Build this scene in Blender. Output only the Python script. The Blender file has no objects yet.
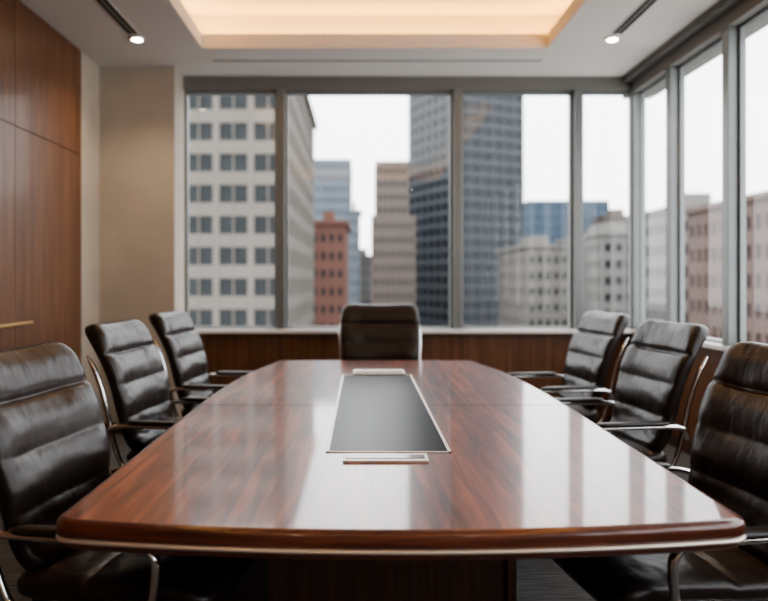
import bpy, bmesh, math, random
from mathutils import Vector, Matrix, noise as mnoise
random.seed(4)
scene = bpy.context.scene
COL = scene.collection

# ------------------------------------------------------------------ materials
def new_mat(name):
    m = bpy.data.materials.new(name); m.use_nodes = True
    nt = m.node_tree
    b = nt.nodes['Principled BSDF']
    return m, nt, b

def simple(name, col, rough=0.5, metal=0.0, noise=0.0, nscale=8.0, bump=0.0, bscale=60.0, coat=0.0, emis=None, es=0.0, spec=.5):
    m, nt, b = new_mat(name)
    b.inputs['Base Color'].default_value = (*col, 1)
    b.inputs['Roughness'].default_value = rough
    b.inputs['Metallic'].default_value = metal
    b.inputs['Coat Weight'].default_value = coat
    b.inputs['Specular IOR Level'].default_value = spec
    tc = nt.nodes.new('ShaderNodeTexCoord')
    if noise > 0:
        n = nt.nodes.new('ShaderNodeTexNoise'); n.inputs['Scale'].default_value = nscale; n.inputs['Detail'].default_value = 5
        nt.links.new(tc.outputs['Object'], n.inputs['Vector'])
        r = nt.nodes.new('ShaderNodeValToRGB')
        r.color_ramp.elements[0].position = .3; r.color_ramp.elements[1].position = .7
        r.color_ramp.elements[0].color = (*[c*(1-noise) for c in col], 1)
        r.color_ramp.elements[1].color = (*[min(1, c*(1+noise)) for c in col], 1)
        nt.links.new(n.outputs['Fac'], r.inputs['Fac']); nt.links.new(r.outputs['Color'], b.inputs['Base Color'])
    if bump > 0:
        n = nt.nodes.new('ShaderNodeTexNoise'); n.inputs['Scale'].default_value = bscale; n.inputs['Detail'].default_value = 4
        nt.links.new(tc.outputs['Object'], n.inputs['Vector'])
        bp = nt.nodes.new('ShaderNodeBump'); bp.inputs['Strength'].default_value = bump; bp.inputs['Distance'].default_value = .01
        nt.links.new(n.outputs['Fac'], bp.inputs['Height']); nt.links.new(bp.outputs['Normal'], b.inputs['Normal'])
    if emis:
        b.inputs['Emission Color'].default_value = (*emis, 1); b.inputs['Emission Strength'].default_value = es
    return m

def wood(name, cols, scale, rough=0.3, coat=0.0, plank=None, plank_amt=.25, coat_rough=.08, bump=.02):
    m, nt, b = new_mat(name)
    N = nt.nodes; L = nt.links
    tc = N.new('ShaderNodeTexCoord')
    mp = N.new('ShaderNodeMapping'); mp.inputs['Scale'].default_value = scale
    L.new(tc.outputs['Object'], mp.inputs['Vector'])
    vec = mp.outputs['Vector']
    if plank:
        sx = N.new('ShaderNodeSeparateXYZ'); L.new(tc.outputs['Object'], sx.inputs[0])
        d = N.new('ShaderNodeMath'); d.operation = 'DIVIDE'; d.inputs[1].default_value = plank[0]
        L.new(sx.outputs[0], d.inputs[0])
        f = N.new('ShaderNodeMath'); f.operation = 'FLOOR'; L.new(d.outputs[0], f.inputs[0])
        d2 = N.new('ShaderNodeMath'); d2.operation = 'DIVIDE'; d2.inputs[1].default_value = plank[1]
        L.new(sx.outputs[1], d2.inputs[0])
        wn0 = N.new('ShaderNodeTexWhiteNoise'); wn0.noise_dimensions = '1D'; L.new(f.outputs[0], wn0.inputs['W'])
        ad = N.new('ShaderNodeMath'); ad.operation = 'ADD'; L.new(d2.outputs[0], ad.inputs[0]); L.new(wn0.outputs['Value'], ad.inputs[1])
        f2 = N.new('ShaderNodeMath'); f2.operation = 'FLOOR'; L.new(ad.outputs[0], f2.inputs[0])
        cb = N.new('ShaderNodeCombineXYZ'); L.new(f.outputs[0], cb.inputs[0]); L.new(f2.outputs[0], cb.inputs[1])
        wn = N.new('ShaderNodeTexWhiteNoise'); wn.noise_dimensions = '3D'; L.new(cb.outputs[0], wn.inputs['Vector'])
        sc = N.new('ShaderNodeVectorMath'); sc.operation = 'SCALE'; sc.inputs['Scale'].default_value = 13.0
        L.new(wn.outputs['Color'], sc.inputs[0])
        av = N.new('ShaderNodeVectorMath'); av.operation = 'ADD'; L.new(mp.outputs['Vector'], av.inputs[0]); L.new(sc.outputs[0], av.inputs[1])
        vec = av.outputs[0]
    n = N.new('ShaderNodeTexNoise'); n.inputs['Scale'].default_value = 1; n.inputs['Detail'].default_value = 8
    n.inputs['Roughness'].default_value = .62; n.inputs['Distortion'].default_value = .6
    L.new(vec, n.inputs['Vector'])
    r = N.new('ShaderNodeValToRGB')
    e = r.color_ramp.elements
    e[0].position = .33; e[0].color = (*cols[0], 1); e[1].position = .67; e[1].color = (*cols[2], 1)
    k = e.new(.5); k.color = (*cols[1], 1)
    L.new(n.outputs['Fac'], r.inputs['Fac'])
    out = r.outputs['Color']
    if plank:
        mr = N.new('ShaderNodeMapRange'); mr.inputs['To Min'].default_value = 1-plank_amt; mr.inputs['To Max'].default_value = 1+plank_amt
        L.new(wn.outputs['Value'], mr.inputs['Value'])
        mx = N.new('ShaderNodeVectorMath'); mx.operation = 'SCALE'
        L.new(out, mx.inputs[0]); L.new(mr.outputs['Result'], mx.inputs['Scale'])
        out = mx.outputs[0]
    L.new(out, b.inputs['Base Color'])
    b.inputs['Roughness'].default_value = rough
    b.inputs['Coat Weight'].default_value = coat
    b.inputs['Coat Roughness'].default_value = coat_rough
    bp = N.new('ShaderNodeBump'); bp.inputs['Strength'].default_value = bump; bp.inputs['Distance'].default_value = .01
    L.new(n.outputs['Fac'], bp.inputs['Height']); L.new(bp.outputs['Normal'], b.inputs['Normal'])
    return m

def leather_mat():
    m, nt, b = new_mat('leather_black')
    N = nt.nodes; L = nt.links
    b.inputs['Base Color'].default_value = (.021, .0145, .0125, 1)
    b.inputs['Roughness'].default_value = .33
    b.inputs['Specular IOR Level'].default_value = .45
    tc = N.new('ShaderNodeTexCoord')
    mp = N.new('ShaderNodeMapping'); mp.inputs['Scale'].default_value = (12, 15, 8); L.new(tc.outputs['Object'], mp.inputs['Vector'])
    n1 = N.new('ShaderNodeTexNoise'); n1.inputs['Scale'].default_value = 1; n1.inputs['Detail'].default_value = 2.0; n1.inputs['Distortion'].default_value = .2
    L.new(mp.outputs['Vector'], n1.inputs['Vector'])
    b1 = N.new('ShaderNodeBump'); b1.inputs['Strength'].default_value = .22; b1.inputs['Distance'].default_value = .02
    L.new(n1.outputs['Fac'], b1.inputs['Height'])
    n2 = N.new('ShaderNodeTexVoronoi'); n2.inputs['Scale'].default_value = 260
    L.new(tc.outputs['Object'], n2.inputs['Vector'])
    b2 = N.new('ShaderNodeBump'); b2.inputs['Strength'].default_value = .12; b2.inputs['Distance'].default_value = .002
    L.new(n2.outputs['Distance'], b2.inputs['Height']); L.new(b1.outputs['Normal'], b2.inputs['Normal'])
    L.new(b2.outputs['Normal'], b.inputs['Normal'])
    return m

def glass_mat():
    m = bpy.data.materials.new('window_glass'); m.use_nodes = True
    nt = m.node_tree; N = nt.nodes; L = nt.links
    N.remove(N['Principled BSDF'])
    t = N.new('ShaderNodeBsdfTransparent'); t.inputs['Color'].default_value = (.94, .955, .95, 1)
    g = N.new('ShaderNodeBsdfGlossy'); g.inputs['Roughness'].default_value = 0.0
    f = N.new('ShaderNodeLayerWeight'); f.inputs['Blend'].default_value = .5
    p = N.new('ShaderNodeMath'); p.operation = 'POWER'; p.inputs[1].default_value = 4.5
    q = N.new('ShaderNodeMath'); q.operation = 'MULTIPLY_ADD'; q.inputs[1].default_value = .7; q.inputs[2].default_value = .03
    L.new(f.outputs['Facing'], p.inputs[0]); L.new(p.outputs[0], q.inputs[0])
    mx = N.new('ShaderNodeMixShader')
    L.new(q.outputs[0], mx.inputs[0]); L.new(t.outputs[0], mx.inputs[1]); L.new(g.outputs[0], mx.inputs[2])
    L.new(mx.outputs[0], N['Material Output'].inputs['Surface'])
    return m

M = {}
M['table'] = wood('mahogany_veneer', [(.060, .011, .005), (.19, .042, .016), (.38, .105, .040)], (24, 1.7, 24), rough=.28, coat=.8, plank=(.20, 1.55), plank_amt=.28, coat_rough=.06, bump=.012)
M['table_edge'] = wood('mahogany_edge', [(.055, .014, .008), (.10, .026, .013), (.17, .048, .023)], (3, 3, 40), rough=.3, coat=.8)
M['walnut'] = wood('walnut_panel', [(.080, .033, .015), (.122, .053, .025), (.165, .077, .037)], (22, 22, 1.4), rough=.40, coat=.1, bump=.02)
M['walnut_d'] = wood('walnut_dark', [(.035, .015, .009), (.06, .025, .014), (.09, .038, .020)], (25, 25, 1.6), rough=.4, coat=.2)
M['gap'] = simple('shadow_gap', (.012, .010, .009), .8)
M['plaster'] = simple('beige_plaster', (.40, .355, .30), .85, noise=.06, nscale=3, bump=.08, bscale=90)
M['ceiling'] = simple('ceiling_paint', (.62, .585, .545), .9, noise=.015, nscale=2)
M['alu'] = simple('anodised_aluminium', (.19, .205, .205), .42, metal=.4, noise=.04)
M['sill'] = simple('sill_metal', (.74, .73, .72), .35, metal=.1, noise=.03)
M['header'] = simple('header_paint', (.17, .163, .15), .6, noise=.03)
M['glass'] = glass_mat()
M['leather'] = leather_mat()
M['chrome'] = simple('chrome', (.74, .73, .72), .14, metal=1.0)
M['blackpl'] = simple('black_plastic', (.02, .02, .02), .45, bump=.05)
M['brass'] = simple('brass', (.75, .52, .24), .28, metal=1.0)
M['panel'] = simple('smoked_glass_panel', (.014, .015, .017), .28, noise=.12, nscale=3, spec=.07)
M['steel'] = simple('brushed_steel', (.78, .72, .68), .36, metal=.6, noise=.05)
M['trimsteel'] = simple('satin_trim', (.80, .73, .66), .38, metal=.7, noise=.03)
M['slot'] = simple('slot_black', (.025, .024, .022), .6)
M['led'] = simple('lamp_lens', (1, .9, .75), .4, emis=(1, .80, .55), es=40)

# carpet
m, nt, b = new_mat('carpet'); N = nt.nodes; L = nt.links
tc = N.new('ShaderNodeTexCoord')
w = N.new('ShaderNodeTexNoise'); w.inputs['Scale'].default_value = 1; w.inputs['Detail'].default_value = 6
mp = N.new('ShaderNodeMapping'); mp.inputs['Scale'].default_value = (6, 70, 1); L.new(tc.outputs['Object'], mp.inputs['Vector']); L.new(mp.outputs['Vector'], w.inputs['Vector'])
r = N.new('ShaderNodeValToRGB'); r.color_ramp.elements[0].position = .35; r.color_ramp.elements[1].position = .65
r.color_ramp.elements[0].color = (.055, .052, .051, 1); r.color_ramp.elements[1].color = (.15, .142, .138, 1)
L.new(w.outputs['Fac'], r.inputs['Fac']); L.new(r.outputs['Color'], b.inputs['Base Color']); b.inputs['Roughness'].default_value = .95
n = N.new('ShaderNodeTexNoise'); n.inputs['Scale'].default_value = 300; L.new(tc.outputs['Object'], n.inputs['Vector'])
bp = N.new('ShaderNodeBump'); bp.inputs['Strength'].default_value = .6; bp.inputs['Distance'].default_value = .01
L.new(n.outputs['Fac'], bp.inputs['Height']); L.new(bp.outputs['Normal'], b.inputs['Normal'])
M['carpet'] = m

# ------------------------------------------------------------------ mesh helper
class MB:
    def __init__(s): s.bm = bmesh.new(); s.mats = []
    def mi(s, key):
        if key not in s.mats: s.mats.append(key)
        return s.mats.index(key)
    def face(s, vs, key, smooth=False):
        try: f = s.bm.faces.new(vs)
        except ValueError: return None
        f.material_index = s.mi(key); f.smooth = smooth; return f
    def box(s, a, b, key, mat=None):
        (x0, y0, z0), (x1, y1, z1) = a, b
        P = [Vector(p) for p in ((x0,y0,z0),(x1,y0,z0),(x1,y1,z0),(x0,y1,z0),(x0,y0,z1),(x1,y0,z1),(x1,y1,z1),(x0,y1,z1))]
        if mat: P = [mat @ p for p in P]
        v = [s.bm.verts.new(p) for p in P]
        for q in ((0,3,2,1),(4,5,6,7),(0,1,5,4),(1,2,6,5),(2,3,7,6),(3,0,4,7)):
            s.face([v[i] for i in q], key)
    def loft(s, rings, key, caps=True, smooth=True, closed=True):
        R = [[s.bm.verts.new(p) for p in r] for r in rings]
        n = len(R[0])
        for i in range(len(R)-1):
            for j in range(n if closed else n-1):
                k = (j+1) % n
                s.face([R[i][j], R[i][k], R[i+1][k], R[i+1][j]], key, smooth)
        if caps:
            s.face(list(reversed(R[0])), key); s.face(R[-1], key)
    def tube(s, pts, r, key, n=10, flat=1.0):
        pts = [Vector(p) for p in pts]; rings = []
        prev = None
        for i, p in enumerate(pts):
            t = (pts[min(i+1, len(pts)-1)] - pts[max(i-1, 0)]).normalized()
            if prev is None:
                up = Vector((0, 1, 0)) if abs(t.y) < .9 else Vector((1, 0, 0))
                a = (up - t*up.dot(t)).normalized()
            else: a = (prev - t*prev.dot(t)).normalized()
            prev = a; bb = t.cross(a)
            rr = r[i] if isinstance(r, list) else r
            rings.append([p + a*math.cos(2*math.pi*k/n)*rr*flat + bb*math.sin(2*math.pi*k/n)*rr for k in range(n)])
        s.loft(rings, key)
    def cyl(s, c, r, h, key, n=24, axis='Z', r2=None):
        r2 = r if r2 is None else r2
        rings = []
        for zz, rr in ((0, r), (h, r2)):
            ring = []
            for k in range(n):
                a = 2*math.pi*k/n; u, v = math.cos(a)*rr, math.sin(a)*rr
                if axis == 'Z': ring.append(Vector(c)+Vector((u, v, zz)))
                elif axis == 'X': ring.append(Vector(c)+Vector((zz, u, v)))
                else: ring.append(Vector(c)+Vector((v, zz, u)))
            rings.append(ring)
        s.loft(rings, key)
    def obj(s, name, parent=None, bevel=0.0):
        bmesh.ops.recalc_face_normals(s.bm, faces=s.bm.faces[:])
        me = bpy.data.meshes.new(name); s.bm.to_mesh(me); s.bm.free()
        for k in s.mats: me.materials.append(M[k])
        o = bpy.data.objects.new(name, me); COL.objects.link(o)
        if parent: o.parent = parent
        if bevel > 0:
            md = o.modifiers.new('bevel', 'BEVEL'); md.width = bevel; md.segments = 2; md.limit_method = 'ANGLE'
        return o

def empty(name, loc=(0, 0, 0)):
    o = bpy.data.objects.new(name, None); COL.objects.link(o); o.location = loc; o.empty_display_size = .2
    return o

def catmull(P, n):
    P = [Vector(p) for p in P]
    Q = [P[0]*2-P[1]] + P + [P[-1]*2-P[-2]]
    out = []; segs = len(P)-1
    for i in range(n+1):
        u = i/n*segs; k = min(int(u), segs-1); t = u-k
        a, b_, c, d = Q[k], Q[k+1], Q[k+2], Q[k+3]
        out.append(.5*((2*b_)+(c-a)*t+(2*a-5*b_+4*c-d)*t*t+(3*b_-a-3*c+d)*t**3))
    return out

# ------------------------------------------------------------------ room
XL, XR, YB, YR, ZC = -2.29, 2.35, 6.20, -2.60, 3.10
SILL, HEAD = .865, 2.985
WX0 = -1.67

b_ = MB(); b_.box((XL-.2, YR-.2, -.1), (XR+.3, YB+.3, 0), 'carpet'); b_.obj('floor')

# left wall : walnut panelling with reveals, then plaster return
w = MB()
w.box((XL-.20, YR, 0), (XL-.02, YB+.2, ZC), 'gap')
ys = [YR, -1.15, .25, 1.65, 3.05, 4.44, 5.48]
zs = [.10, 2.28, ZC]
for i in range(len(ys)-1):
    for j in range(2):
        w.box((XL-.02, ys[i]+.003, zs[j]+.003), (XL, ys[i+1]-.003, zs[j+1]-.003), 'walnut')
w.box((XL-.02, 5.52, 0), (XL-.012, YB, ZC), 'plaster')
w.obj('wall_left')
w = MB(); w.box((XL-.02, YR, 0), (XL+.012, 5.48, .095), 'walnut_d'); w.obj('baseboard_left')

# column
w = MB(); w.box((XL-.012, 5.90, 0), (WX0, YB+.2, ZC), 'plaster'); w.obj('wall_column')
w = MB(); w.box((XL-.012, 5.885, 0), (WX0+.012, 5.90, .10), 'walnut_d'); w.obj('baseboard_column')

# back wall below window (walnut apron) & header
w = MB()
w.box((WX0, YB+.02, 0), (XR, YB+.2, SILL-.03), 'gap')
xs = [WX0, -.81, .0, .80, 1.60, XR]
for i in range(len(xs)-1):
    w.box((xs[i]+.002, YB, .10), (xs[i+1]-.002, YB+.02, SILL-.035), 'walnut')
w.box((WX0, YB-.01, HEAD), (XR, YB+.2, ZC), 'header')
w.obj('wall_back')
w = MB(); w.box((WX0, YB-.012, 0), (XR, YB+.02, .10), 'walnut_d'); w.obj('baseboard_back')
# right wall apron & header
w = MB()
w.box((XR+.02, YR, 0), (XR+.2, YB+.2, SILL-.03), 'gap')
my = [5.46-.86*i for i in range(9)]
yy = [YR] + list(reversed(my)) + [YB]
for i in range(len(yy)-1):
    w.box((XR, yy[i]+.002, .10), (XR+.02, yy[i+1]-.002, SILL-.035), 'walnut')
w.box((XR-.06, YR, HEAD-.03), (XR+.2, YB+.2, ZC), 'header')
w.box((XR-.13, YR, ZC-.05), (XR-.06, YB, ZC), 'header')
w.obj('wall_right')
w = MB(); w.box((XR-.012, YR, 0), (XR+.02, YB, .10), 'walnut_d'); w.obj('baseboard_right')
w = MB(); w.box((XL, YR-.2, 0), (XR+.2, YR, ZC), 'plaster'); w.obj('wall_rear')

# sills
w = MB(); w.box((WX0, YB-.06, SILL-.035), (XR, YB+.2, SILL), 'sill'); w.box((XR-.06, YR, SILL-.035), (XR+.2, YB+.2, SILL), 'sill')
w.obj('trim_1', bevel=.004)

# windows (frame + glass child)
def window_y(n, x0, x1):   # in back wall
    f = MB(); t = .022; d0, d1 = YB+.01, YB+.10
    f.box((x0, d0+.03, SILL), (x0+t, d1, HEAD), 'alu'); f.box((x1-t, d0+.03, SILL), (x1, d1, HEAD), 'alu')
    f.box((x0+t, d0+.03, SILL), (x1-t, d1, SILL+.02), 'alu'); f.box((x0+t, d0+.03, HEAD-.02), (x1-t, d1, HEAD), 'alu')
    o = f.obj('window_%d' % n)
    g = MB(); yg = YB+.07; v = [g.bm.verts.new(p) for p in ((x0+t, yg, SILL+.02), (x1-t, yg, SILL+.02), (x1-t, yg, HEAD-.02), (x0+t, yg, HEAD-.02))]
    g.face(v, 'glass'); g.obj('glass_pane', o)
def window_x(n, y0, y1):
    f = MB(); t = .018; d0, d1 = XR+.012, XR+.05
    f.box((d0, y0, SILL), (d1, y0+t, HEAD-.03), 'alu'); f.box((d0, y1-t, SILL), (d1, y1, HEAD-.03), 'alu')
    f.box((d0, y0+t, SILL), (d1, y1-t, SILL+.02), 'alu'); f.box((d0, y0+t, HEAD-.05), (d1, y1-t, HEAD-.03), 'alu')
    o = f.obj('window_%d' % n)
    g = MB(); xg = XR+.03; v = [g.bm.verts.new(p) for p in ((xg, y0+t, SILL+.02), (xg, y1-t, SILL+.02), (xg, y1-t, HEAD-.05), (xg, y0+t, HEAD-.05))]
    g.face(v, 'glass'); g.obj('glass_pane', o)
mx = [-.81, .755, 1.825]; hw = .037
edges = [(WX0, mx[0]-hw), (mx[0]+hw, mx[1]-hw), (mx[1]+hw, mx[2]-hw), (mx[2]+hw, XR-.02)]
for i, (a, c) in enumerate(edges): window_y(i+1, a, c)
prev = YB
k = 5
for y in my + [YR]:
    window_x(k, (y+.045 if y != YR else YR), prev - (0.045 if prev != YB else .02)); prev = y; k += 1
w = MB()
for x in mx: w.box((x-hw, YB-.02, SILL), (x+hw, YB+.10, HEAD), 'alu')
w.box((XR-.03, YB-.03, SILL), (XR+.06, YB+.10, HEAD), 'alu')
w.obj('trim_2', bevel=.004)
w = MB()
for y in my: w.box((XR-.055, y-.04, SILL), (XR+.06, y+.04, HEAD-.03), 'alu')
w.obj('trim_3', bevel=.004)

# ceiling with tray + cove
cx0, cx1, cy0, cy1 = -1.33, 1.35, -.70, 5.43
w = MB()
zt = ZC+.04
w.box((XL-.2, YR-.2, ZC), (cx0, YB+.3, zt), 'ceiling'); w.box((cx1, YR-.2, ZC), (XR+.3, YB+.3, zt), 'ceiling')
w.box((cx0, cy1, ZC), (cx1, YB+.3, zt), 'ceiling'); w.box((cx0, YR-.2, ZC), (cx1, cy0, zt), 'ceiling')
lip = .11; th = .02
w.box((cx0-th, cy0-th, zt), (cx0, cy1+th, ZC+lip), 'ceiling'); w.box((cx1, cy0-th, zt), (cx1+th, cy1+th, ZC+lip), 'ceiling')
w.box((cx0, cy1, zt), (cx1, cy1+th, ZC+lip), 'ceiling'); w.box((cx0, cy0-th, zt), (cx1, cy0, ZC+lip), 'ceiling')
cv = .24; zu = ZC+.34
w.box((cx0-cv-.05, cy0-cv-.05, zt), (cx0-cv, cy1+cv+.05, zu), 'ceiling'); w.box((cx1+cv, cy0-cv-.05, zt), (cx1+cv+.05, cy1+cv+.05, zu), 'ceiling')
w.box((cx0-cv, cy1+cv, zt), (cx1+cv, cy1+cv+.05, zu), 'ceiling'); w.box((cx0-cv, cy0-cv-.05, zt), (cx1+cv, cy0-cv, zu), 'ceiling')
w.box((cx0-cv-.05, cy0-cv-.05, zu), (cx1+cv+.05, cy1+cv+.05, zu+.05), 'ceiling')
ceil = w.obj('ceiling')

# slot diffusers, downlights & added rear fill pair
for sx in (-1.76, 1.77):
    w = MB()
    w.box((sx-.045, YR+.3, ZC-.004), (sx+.045, 5.12, ZC), 'ceiling')
    w.box((sx-.034, YR+.32, ZC-.007), (sx-.005, 5.10, ZC-.003), 'slot'); w.box((sx+.005, YR+.32, ZC-.007), (sx+.034, 5.10, ZC-.003), 'slot')
    w.obj('slot_diffuser', ceil)
w = MB(); w.box((-1.33, 5.70, ZC-.004), (1.40, 5.77, ZC), 'ceiling'); w.box((-1.31, 5.722, ZC-.007), (1.38, 5.748, ZC-.003), 'header'); w.obj('slot_diffuser', ceil)

def light(name, kind, loc, rot, energy, col, **kw):
    l = bpy.data.lights.new(name, kind); l.energy = energy; l.color = col
    for a, v in kw.items(): setattr(l, a, v)
    o = bpy.data.objects.new(name, l); COL.objects.link(o); o.location = loc; o.rotation_euler = rot
    return o
for sx, y, e in ((-1.76, 5.20, 50), (1.77, 5.20, 50), (-.9, -1.3, 75), (.9, -1.3, 75)):  # last two: added behind the camera to brighten table edge and seats
    w = MB(); w.cyl((sx, y, ZC-.016), .052, .014, 'sill', r2=.056); w.cyl((sx, y, ZC-.019), .036, .005, 'led', n=20)
    w.obj('downlight_and_fill')
    light('downlight_and_fill_spot', 'SPOT', (sx, y, ZC-.03), (0, 0, 0), e, (1, .76, .50), spot_size=math.radians(125), spot_blend=.8, shadow_soft_size=.04)
# cove strips (facing up)
WARM = (1, .52, .15); UP = (math.pi, 0, 0)
cl = 8.5
light('cove_strip', 'AREA', (cx0-.12, (cy0+cy1)/2, zt+.03), UP, cl*6, WARM, shape='RECTANGLE', size=.06, size_y=cy1-cy0+.2)
light('cove_strip', 'AREA', (cx1+.12, (cy0+cy1)/2, zt+.03), UP, cl*6, WARM, shape='RECTANGLE', size=.06, size_y=cy1-cy0+.2)
light('cove_strip', 'AREA', (0, cy1+.12, zt+.03), UP, cl*2.7, WARM, shape='RECTANGLE', size=cx1-cx0+.2, size_y=.06)
light('cove_strip', 'AREA', (0, cy0-.12, zt+.03), UP, cl*2.7, WARM, shape='RECTANGLE', size=cx1-cx0+.2, size_y=.06)

# window portals
def portal(loc, rot, sx, sy):
    o = light('window_portal', 'AREA', loc, rot, 1, (1, 1, 1), shape='RECTANGLE', size=sx, size_y=sy)
    o.data.cycles.is_portal = True
portal(((WX0+XR)/2, YB+.18, (SILL+HEAD)/2), (math.radians(-90), 0, 0), XR-WX0, HEAD-SILL)
portal((XR+.18, (YR+YB)/2, (SILL+HEAD)/2), (math.radians(90), 0, math.radians(90)), YB-YR, HEAD-SILL)

# brass pull rail on the left panelling
w = MB(); w.box((XL+.03, 3.75, 1.012), (XL+.042, 4.60, 1.030), 'brass')
for y in (3.85, 4.5): w.box((XL, y-.01, 1.015), (XL+.03, y+.01, 1.027), 'brass')
w.obj('door_pull_rail', bevel=.002)

# ------------------------------------------------------------------ conference table
table = empty('conference_table', (0, 0, 0))
def halfw(y):
    P = [(1.60, .805), (2.2, .812), (3.0, .820), (3.6, .812), (4.2, .765), (4.80, .670)]
    if y <= P[0][0]: return P[0][1]
    for i in range(len(P)-1):
        if y <= P[i+1][0]:
            # catmull in y
            p0 = P[max(i-1, 0)][1]; p1 = P[i][1]; p2 = P[i+1][1]; p3 = P[min(i+2, len(P)-1)][1]
            t = (y-P[i][0])/(P[i+1][0]-P[i][0])
            return .5*((2*p1)+(p2-p0)*t+(2*p0-5*p1+4*p2-p3)*t*t+(3*p1-p0-3*p2+p3)*t**3)
    return P[-1][1]
ny = 40; y0s, y1s = 1.60, 4.80
right = [Vector((halfw(y0s+(y1s-y0s)*i/ny), y0s+(y1s-y0s)*i/ny, 0)) for i in range(ny+1)]
near = [Vector((x, 1.60-.075*(1-(x/.805)**2), 0)) for x in [(-.805+1.61*i/24) for i in range(25)]]
far = [Vector((x, 4.80+.02*(1-(x/.670)**2), 0)) for x in [(.670-1.34*i/10) for i in range(11)]]
left = [Vector((-p.x, p.y, 0)) for p in reversed(right)]
poly = near + right[1:] + far[1:] + left[1:-1]
def round_corners(poly, crit=math.radians(30), r=.055):
    n = len(poly)
    corners = []
    for i in range(n):
        a = (poly[i]-poly[i-1]).normalized(); c = (poly[(i+1) % n]-poly[i]).normalized()
        if a.angle(c) > crit: corners.append(i)
    cs = [poly[i] for i in corners]
    res = []
    for i in range(n):
        if i in corners:
            p = poly[i]
            def walk(d):
                j = i; acc = 0
                while True:
                    q, s = poly[j % n], poly[(j+d) % n]
                    l = (s-q).length
                    if acc+l >= r: return q+(s-q)*((r-acc)/l)
                    acc += l; j += d
            A, C = walk(-1), walk(1)
            for k in range(9):
                t = k/8; res.append(A*(1-t)**2+p*2*t*(1-t)+C*t*t)
        else:
            if min((poly[i]-c).length for c in cs) > r*1.02: res.append(poly[i])
    return res
outline = round_corners(poly)
def inset(pts, d, z):
    n = len(pts); out = []
    for i in range(n):
        t = (pts[(i+1) % n]-pts[i-1]).normalized(); nrm = Vector((t.y, -t.x, 0))
        p = pts[i]-nrm*d; out.append(Vector((p.x, p.y, z)))
    return out
tt = MB()
prof = [(.020, .750), (.012, .7490), (.006, .7462), (.002, .7415), (0, .736), (0, .716), (.003, .711), (.008, .709)]
R_ = [inset(outline, d, z) for d, z in prof]
tt.loft(R_, 'table_edge', caps=False)
tt.face([tt.bm.verts.new(p) for p in inset(outline, .020, .750)], 'table')
tt.loft([inset(outline, d, z) for d, z in [(.010, .700), (.010, .694), (.014, .684), (.028, .677), (.050, .675)]], 'table_edge', caps=False)
tt.face([tt.bm.verts.new(p) for p in inset(outline, .050, .675)], 'walnut_d')
bmesh.ops.remove_doubles(tt.bm, verts=tt.bm.verts[:], dist=.0001)
tt.obj('tabletop', table)
tt = MB()
tt.loft([inset(outline, d, z) for d, z in [(.009, .7095), (.001, .7090), (-.002, .7045), (.001, .7000), (.011, .6995)]], 'trimsteel', caps=False)
tt.obj('edge_trim', table)
tt = MB()
tt.box((-.80, 3.078, .7500), (-.203, 3.082, .7504), 'gap'); tt.box((.203, 3.078, .7500), (.80, 3.082, .7504), 'gap')
tt.obj('leaf_seam', table)
tt = MB()
X0, X1, Y0, Y1 = -.205, .195, 2.23, 4.05
fr = .010
tt.box((X0, Y0, .7500), (X0+fr, Y1, .7530), 'steel'); tt.box((X1-fr, Y0, .75), (X1, Y1, .753), 'steel')
tt.box((X0, Y0, .75), (X1, Y0+fr*.6, .753), 'steel'); tt.box((X0, Y1-fr, .75), (X1, Y1, .753), 'steel')
tt.box((X0+fr, Y0+fr*.6, .75), (X1-fr, Y1-fr, .7512), 'panel')
tt.obj('data_panel', table)
for i, (a, c, hwid, cx, h) in enumerate([(2.105, 2.195, .130, -.018, .757), (4.04, 4.21, .150, .01, .762)]):
    tt = MB()
    tt.box((cx-hwid, a, .7505), (cx+hwid, c, h), 'steel')
    tt.box((cx-hwid+.010, a+.024, h), (cx+hwid-.010, c-.022-i*.06, h+.0015), 'table_edge')
    tt.obj('port_plate_%d' % (i+1), table, bevel=.002)
tt = MB()
tt.box((-.36, 2.12, .08), (.36, 4.25, .675), 'walnut_d')
tt.box((-.33, 2.15, 0), (.33, 4.22, .08), 'gap')
for x in (-.375, .345): tt.box((x, 2.10, .06), (x+.03, 2.14, .675), 'walnut_d')
tt.box((-.375, 2.10, .06), (.375, 2.13, .12), 'walnut_d')
tt.box((-.42, 2.02, .645), (.42, 4.33, .675), 'walnut_d')
tt.obj('pedestal', table, bevel=.004)

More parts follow.
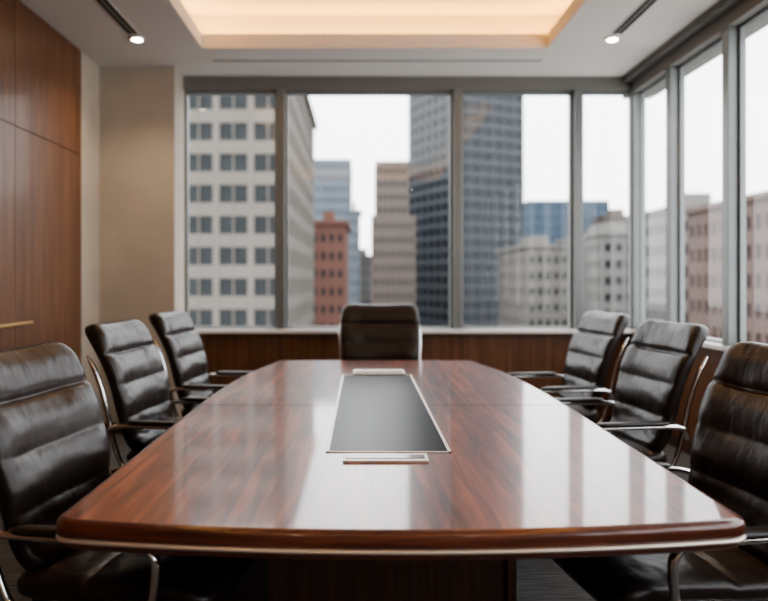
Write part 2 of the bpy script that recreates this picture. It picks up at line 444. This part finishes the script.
# ------------------------------------------------------------------ chairs
def sgnpow(v, p): return math.copysign(abs(v)**p, v)
def round_shrink(d, r):
    if d >= r: return 0
    return r-math.sqrt(max(0, r*r-(r-d)**2))
def cushion(mb, spine, hwf, tf, tb, seams, wing, sign, key, rw=.08, rt=.035, M_=72, top_extra=None, seed=0.0):
    n = 150
    path = catmull([(p[0], 0, p[1]) for p in spine], 200)
    L = [0]
    for i in range(200): L.append(L[-1]+(path[i+1]-path[i]).length)
    tot = L[-1]
    rings = []
    for i in range(n+1):
        u = i/n; t = .45*u+.55*(.5-.5*math.cos(math.pi*u)); dist = t*tot
        k = 0
        while k < 199 and L[k+1] < dist: k += 1
        q = (dist-L[k])/max(1e-9, L[k+1]-L[k]); q = min(1, max(0, q))
        p = path[k].lerp(path[k+1], q)
        T = (path[min(k+4, 200)]-path[max(k-3, 0)]).normalized()
        Nn = Vector((T.z, 0, -T.x))*sign
        de = min(dist, tot-dist)
        w_ = hwf(t) - round_shrink(de, rw)
        s = max(.02, 1-round_shrink(de, rt)/rt)
        ex = top_extra(t) if top_extra else 0
        ring = []
        for j in range(M_):
            a = 2*math.pi*j/M_; cy, sy = math.cos(a), math.sin(a)
            y = w_*sgnpow(cy, .62)
            g = 1.0; gather = 0
            for (ts, amt, wd) in seams:
                tw = ts + .006*mnoise.noise(Vector((y*9+seed, ts*10, 2.0)))
                g -= amt*math.exp(-abs((t-tw)/wd)**1.4)
                gather += math.exp(-abs((t-ts)/.06))
            if sy >= 0:
                o = sgnpow(sy, .62)*(tf+ex)*g*s
                wr = .0055*mnoise.noise(Vector((t*7+seed, y*8, 1.3))) + .0030*gather*mnoise.noise(Vector((t*5, y*38, 7.7+seed)))
                wr += .0022*mnoise.noise(Vector((t*16+seed, y*15+t*6, 4.1)))
                o += wr*s*min(1, sy*2.5)
            else: o = sgnpow(sy, .7)*tb*s
            o += wing*(abs(y)/.28)**2.4
            ring.append(p+Nn*o+Vector((0, y, 0)))
        rings.append(ring)
    mb.loft(rings, key)
back_spine = [(-.190, .455), (-.252, .54), (-.288, .66), (-.318, .78), (-.360, .89), (-.412, .985), (-.468, 1.068)]
def build_chair_mesh():
    c = MB()
    cushion(c, back_spine, lambda t: .235+.045*math.sin(min(1, t/.8)*math.pi*.5)-.02*max(0, (t-.75)/.25),
            .066, .030, [(.31, .13, .030), (.53, .12, .028), (.745, .30, .016)], .045, 1, 'leather', rw=.080, rt=.042,
            top_extra=lambda t: .016*math.exp(-((t-.88)/.09)**2)+.008*math.exp(-((t-.63)/.08)**2)+.008*math.exp(-((t-.42)/.08)**2))
    seat_spine = [(-.245, .455), (-.12, .447), (.0, .452), (.14, .462), (.25, .455), (.335, .425)]
    cushion(c, seat_spine, lambda t: .262, .055, .045, [(.40, .16, .02)], .012, -1, 'leather', rw=.07, rt=.042, seed=3.0)
    c.box((-.20, -.21, .385), (.20, .21, .415), 'blackpl')
    for s in (-1, 1):
        P = [(.24, .400), (.10, .395), (-.12, .395), (-.22, .415), (-.268, .50), (-.300, .64), (-.330, .78), (-.368, .88), (-.404, .945)]
        pts = catmull([(x, s*.262 if z < .5 else s*(.262+.016*min(1, (z-.5)/.3)), z) for x, z in P], 48)
        c.tube(pts, [.012]*44+[.011, .010, .008, .006, .004], 'chrome', n=10)
        A = [(.165, .400), (.195, .46), (.215, .55), (.212, .60), (.17, .628), (.05, .633), (-.10, .633), (-.22, .63), (-.280, .608), (-.305, .57)]
        offs = [.262, .30, .318, .322, .322, .322, .322, .318, .30, .272]
        pts = catmull([(x, s*o, z) for (x, z), o in zip(A, offs)], 48)
        c.tube(pts, .0115, 'chrome', n=10, flat=1.35)
        rings = []
        for i in range(15):
            u = i/14; x = .17-.36*u; e = math.sqrt(max(0, 1-(2*u-1)**8)); e = max(e, .25)
            rings.append([Vector((x, s*.322+.026*e*sgnpow(math.cos(2*math.pi*k/16), .7), .648+.011*e*sgnpow(math.sin(2*math.pi*k/16), .7))) for k in range(16)])
        c.loft(rings, 'leather')
    c.tube([(.02, -.262, .395), (.02, .262, .395)], .012, 'chrome'); c.tube([(-.14, -.262, .395), (-.14, .262, .395)], .012, 'chrome')
    c.box((-.13, -.08, .345), (.10, .08, .388), 'blackpl')
    c.tube([(.02, -.08, .366), (.02, -.22, .360)], .006, 'chrome')
    c.cyl((0, 0, .20), .020, .155, 'chrome'); c.cyl((0, 0, .10), .031, .12, 'blackpl'); c.cyl((0, 0, .075), .045, .055, 'chrome', r2=.036)
    for k in range(5):
        a = 2*math.pi*k/5+.3; ca, sa = math.cos(a), math.sin(a)
        rings = []
        for u in (0, .25, .5, .75, 1.0):
            r = .03+.27*u; hz = .022*(1-.5*u); wv = .023*(1-.35*u); z = .105-.020*u
            rings.append([Vector((ca*r-sa*q*wv, sa*r+ca*q*wv, z+h*hz)) for q, h in ((-1, -1), (1, -1), (1, .6), (.6, 1), (-.6, 1), (-1, .6))])
        c.loft(rings, 'chrome', smooth=False)
        cxp, cyp = ca*.29, sa*.29
        c.cyl((cxp, cyp, .04), .008, .04, 'chrome', n=10)
        for s in (-1, 1):
            ring2 = []
            for dz in (s*.006, s*.024):
                ring2.append([Vector((cxp+(-sa)*dz+ca*.028*math.cos(q*math.pi/9), cyp+ca*dz+sa*.028*math.cos(q*math.pi/9), .028+.028*math.sin(q*math.pi/9))) for q in range(18)])
            c.loft(ring2, 'blackpl')
        c.tube([(cxp-(-sa)*.02, cyp-ca*.02, .03), (cxp+(-sa)*.02, cyp+ca*.02, .03)], .007, 'blackpl')
    return c
first = build_chair_mesh().obj('office_chair')
cm = first.data
places = [(-.775, 2.12, -9), (-.94, 3.50, -7), (-.97, 4.60, -6),
          (.86, 2.12, 189), (1.08, 3.48, 187), (1.115, 4.54, 187), (.05, 5.07, -90)]
for i, (x, y, a) in enumerate(places):
    o = first if i == 0 else bpy.data.objects.new('office_chair', cm)
    if i: COL.objects.link(o)
    o.location = (x, y, 0); o.rotation_euler = (0, 0, math.radians(a))
    if i == 6: o.scale = (1.0, 1.10, 1.02)

# ------------------------------------------------------------------ city
def bmat(k, col, rough=.8, noise=.08, metal=0, nscale=.15, spec=.5):
    M[k] = simple(k, col, rough, metal=metal, noise=noise, nscale=nscale, spec=spec)
bmat('limestone', (.118, .106, .092)); bmat('limestone2', (.150, .140, .127)); bmat('brick_red', (.125, .058, .044)); bmat('brown_stone', (.095, .076, .065))
bmat('brick_pale', (.130, .088, .076))
bmat('pale_conc', (.165, .157, .147)); bmat('hazed_grey', (.13, .15, .17)); bmat('far_blue', (.055, .085, .125)); bmat('dark_frame', (.027, .033, .040), .5)  # the pale grey for distant facades has haze mixed into its colour
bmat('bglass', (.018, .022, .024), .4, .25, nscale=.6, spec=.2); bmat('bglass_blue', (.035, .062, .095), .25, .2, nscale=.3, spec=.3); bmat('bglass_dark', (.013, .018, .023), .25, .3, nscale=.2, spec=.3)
bmat('bglass_hazed', (.08, .105, .13), .4, .1, spec=.3); bmat('asphalt', (.12, .12, .12), .9)  # distant glass is paled, its colour stands in for haze
def building(name, w, d, z1, loc, rot, wall, glass, fh, bay, wh, pier=.5, thick=None, z0=-45, cornice=True, proud=.3):
    c = MB()
    c.box((0, 0, z0), (w, d, z1-.5), glass)
    p = proud
    nfl = int((z1-max(z0, -30))/fh)
    for k in range(nfl+1):
        zt_ = z1-k*fh; zb = zt_-(fh-wh)
        c.box((-p, -p, zb), (w+p, d+p, zt_), wall)
    c.box((-p, -p, z0), (w+p, d+p, z1-nfl*fh), wall)
    nb = max(1, round(w/bay)); bw = w/nb
    for i in range(nb+1):
        pw = pier
        if thick and i % thick[0] == 0: pw = thick[1]
        x = i*bw
        xa, xb = max(-p, x-pw/2), min(w+p, x+pw/2)
        c.box((xa, -p-.04, z0), (xb, .1, z1), wall); c.box((xa, d-.1, z0), (xb, d+p+.04, z1), wall)
    nb = max(1, round(d/bay)); bw = d/nb
    for i in range(nb+1):
        pw = pier
        if thick and i % thick[0] == 0: pw = thick[1]
        y = i*bw
        ya, yb = max(-p, y-pw/2), min(d+p, y+pw/2)
        c.box((-p-.04, ya, z0), (.1, yb, z1), wall); c.box((w-.1, ya, z0), (w+p+.04, yb, z1), wall)
    if cornice:
        c.box((-p-.6, -p-.6, z1), (w+p+.6, d+p+.6, z1+.7), wall)
        c.box((w*.3, d*.3, z1+.7), (w*.65, d*.7, z1+3.2), wall)
    o = c.obj(name); o.location = loc; o.rotation_euler = (0, 0, math.radians(rot)); return o
building('stone_office_building', 15.6, 42, 27.5, (-24.3, 79, 0), 0, 'limestone', 'bglass', 3.5, 1.95, 2.0, pier=.16, thick=(2, .75))
building('glass_office_tower', 11, 20, 39.6, (-14.9, 222, 0), 0, 'hazed_grey', 'bglass_hazed', 3.6, 1.8, 2.3, pier=.3, cornice=False)
building('brick_apartment_building', 6.2, 24, 11.6, (-9.6, 130, 0), 0, 'brick_red', 'bglass', 3.3, 1.6, 1.5, pier=.8)
building('brownstone_tower', 8, 14, 32.5, (3.8, 184, 0), 0, 'brown_stone', 'bglass', 3.4, 1.5, 1.5, pier=.8, cornice=False)
building('brownstone_building', 10.0, 8, 17, (2.6, 170, 0), 0, 'brown_stone', 'bglass', 3.4, 1.5, 1.5, pier=.8, cornice=False)
building('dark_glass_skyscraper', 23, 28, 90, (27.1, 200, 0), 25, 'dark_frame', 'bglass_dark', 3.6, 3.8, 2.5, pier=.5)
building('blue_glass_building', 30, 20, 31, (62, 262, 0), 0, 'far_blue', 'bglass_blue', 3.8, 2.5, 2.4, pier=.9, cornice=False)
building('limestone_building', 10.5, 30, 8.2, (35.4, 150, 0), 0, 'limestone2', 'bglass', 3.4, 1.9, 1.6, pier=.9)
building('limestone_building', 13, 30, 10.2, (47.6, 139, 0), 0, 'pale_conc', 'bglass', 3.3, 2.1, 1.6, pier=.9)
building('concrete_office_building', 12, 12, 23, (84, 242, 0), 0, 'brown_stone', 'bglass', 3.6, 2.2, 1.6, pier=1.0)
building('concrete_office_building', 12, 20, 12.5, (50, 110, 0), 0, 'pale_conc', 'bglass', 3.6, 2.2, 1.7, pier=.8)
building('brick_apartment_building', 18, 34, 10.5, (45.5, 63, 0), 0, 'brick_pale', 'bglass', 3.4, 2.0, 1.7, pier=.9)
building('grey_office_building', 2.4, 10, 20, (-3.4, 195, 0), 0, 'hazed_grey', 'bglass_hazed', 3.4, 1.2, 1.6, pier=.5)
building('limestone_building', 12, 14, 9.5, (-6, 252, 0), 0, 'limestone2', 'bglass_hazed', 3.4, 2, 1.6, pier=.9)
building('concrete_office_building', 26, 20, 4, (-8, 300, 0), 0, 'pale_conc', 'bglass_hazed', 3.4, 2, 1.6, pier=.9)
g = MB(); g.box((-600, 15, -46), (700, 1500, -45), 'asphalt'); g.obj('street_ground')

# ------------------------------------------------------------------ world
wd = bpy.data.worlds.new('overcast_sky'); scene.world = wd; wd.use_nodes = True
nt = wd.node_tree; N = nt.nodes; L = nt.links
bg = N['Background']; bg.inputs['Strength'].default_value = 5.0
tc = N.new('ShaderNodeTexCoord'); sp = N.new('ShaderNodeSeparateXYZ'); L.new(tc.outputs['Generated'], sp.inputs[0])
r = N.new('ShaderNodeValToRGB'); r.color_ramp.elements[0].position = 0.0; r.color_ramp.elements[0].color = (.86, .86, .87, 1)
r.color_ramp.elements[1].position = .6; r.color_ramp.elements[1].color = (1.0, 1.02, 1.06, 1)
L.new(sp.outputs[2], r.inputs['Fac']); L.new(r.outputs['Color'], bg.inputs['Color'])

# ------------------------------------------------------------------ camera
cd = bpy.data.cameras.new('camera'); cam = bpy.data.objects.new('camera', cd); COL.objects.link(cam)
cam.location = (-.09, 0, 1.30); cam.rotation_euler = (math.radians(90), 0, 0)
cd.sensor_width = 36; cd.lens = 36*700/768; cd.shift_x = 22/768; cd.shift_y = -20.5/768
cd.dof.use_dof = True; cd.dof.focus_distance = 2.3; cd.dof.aperture_fstop = 1.6
cd.clip_end = 3000
scene.camera = cam
scene.view_settings.view_transform = 'AgX'
scene.view_settings.look = 'AgX - Medium High Contrast'
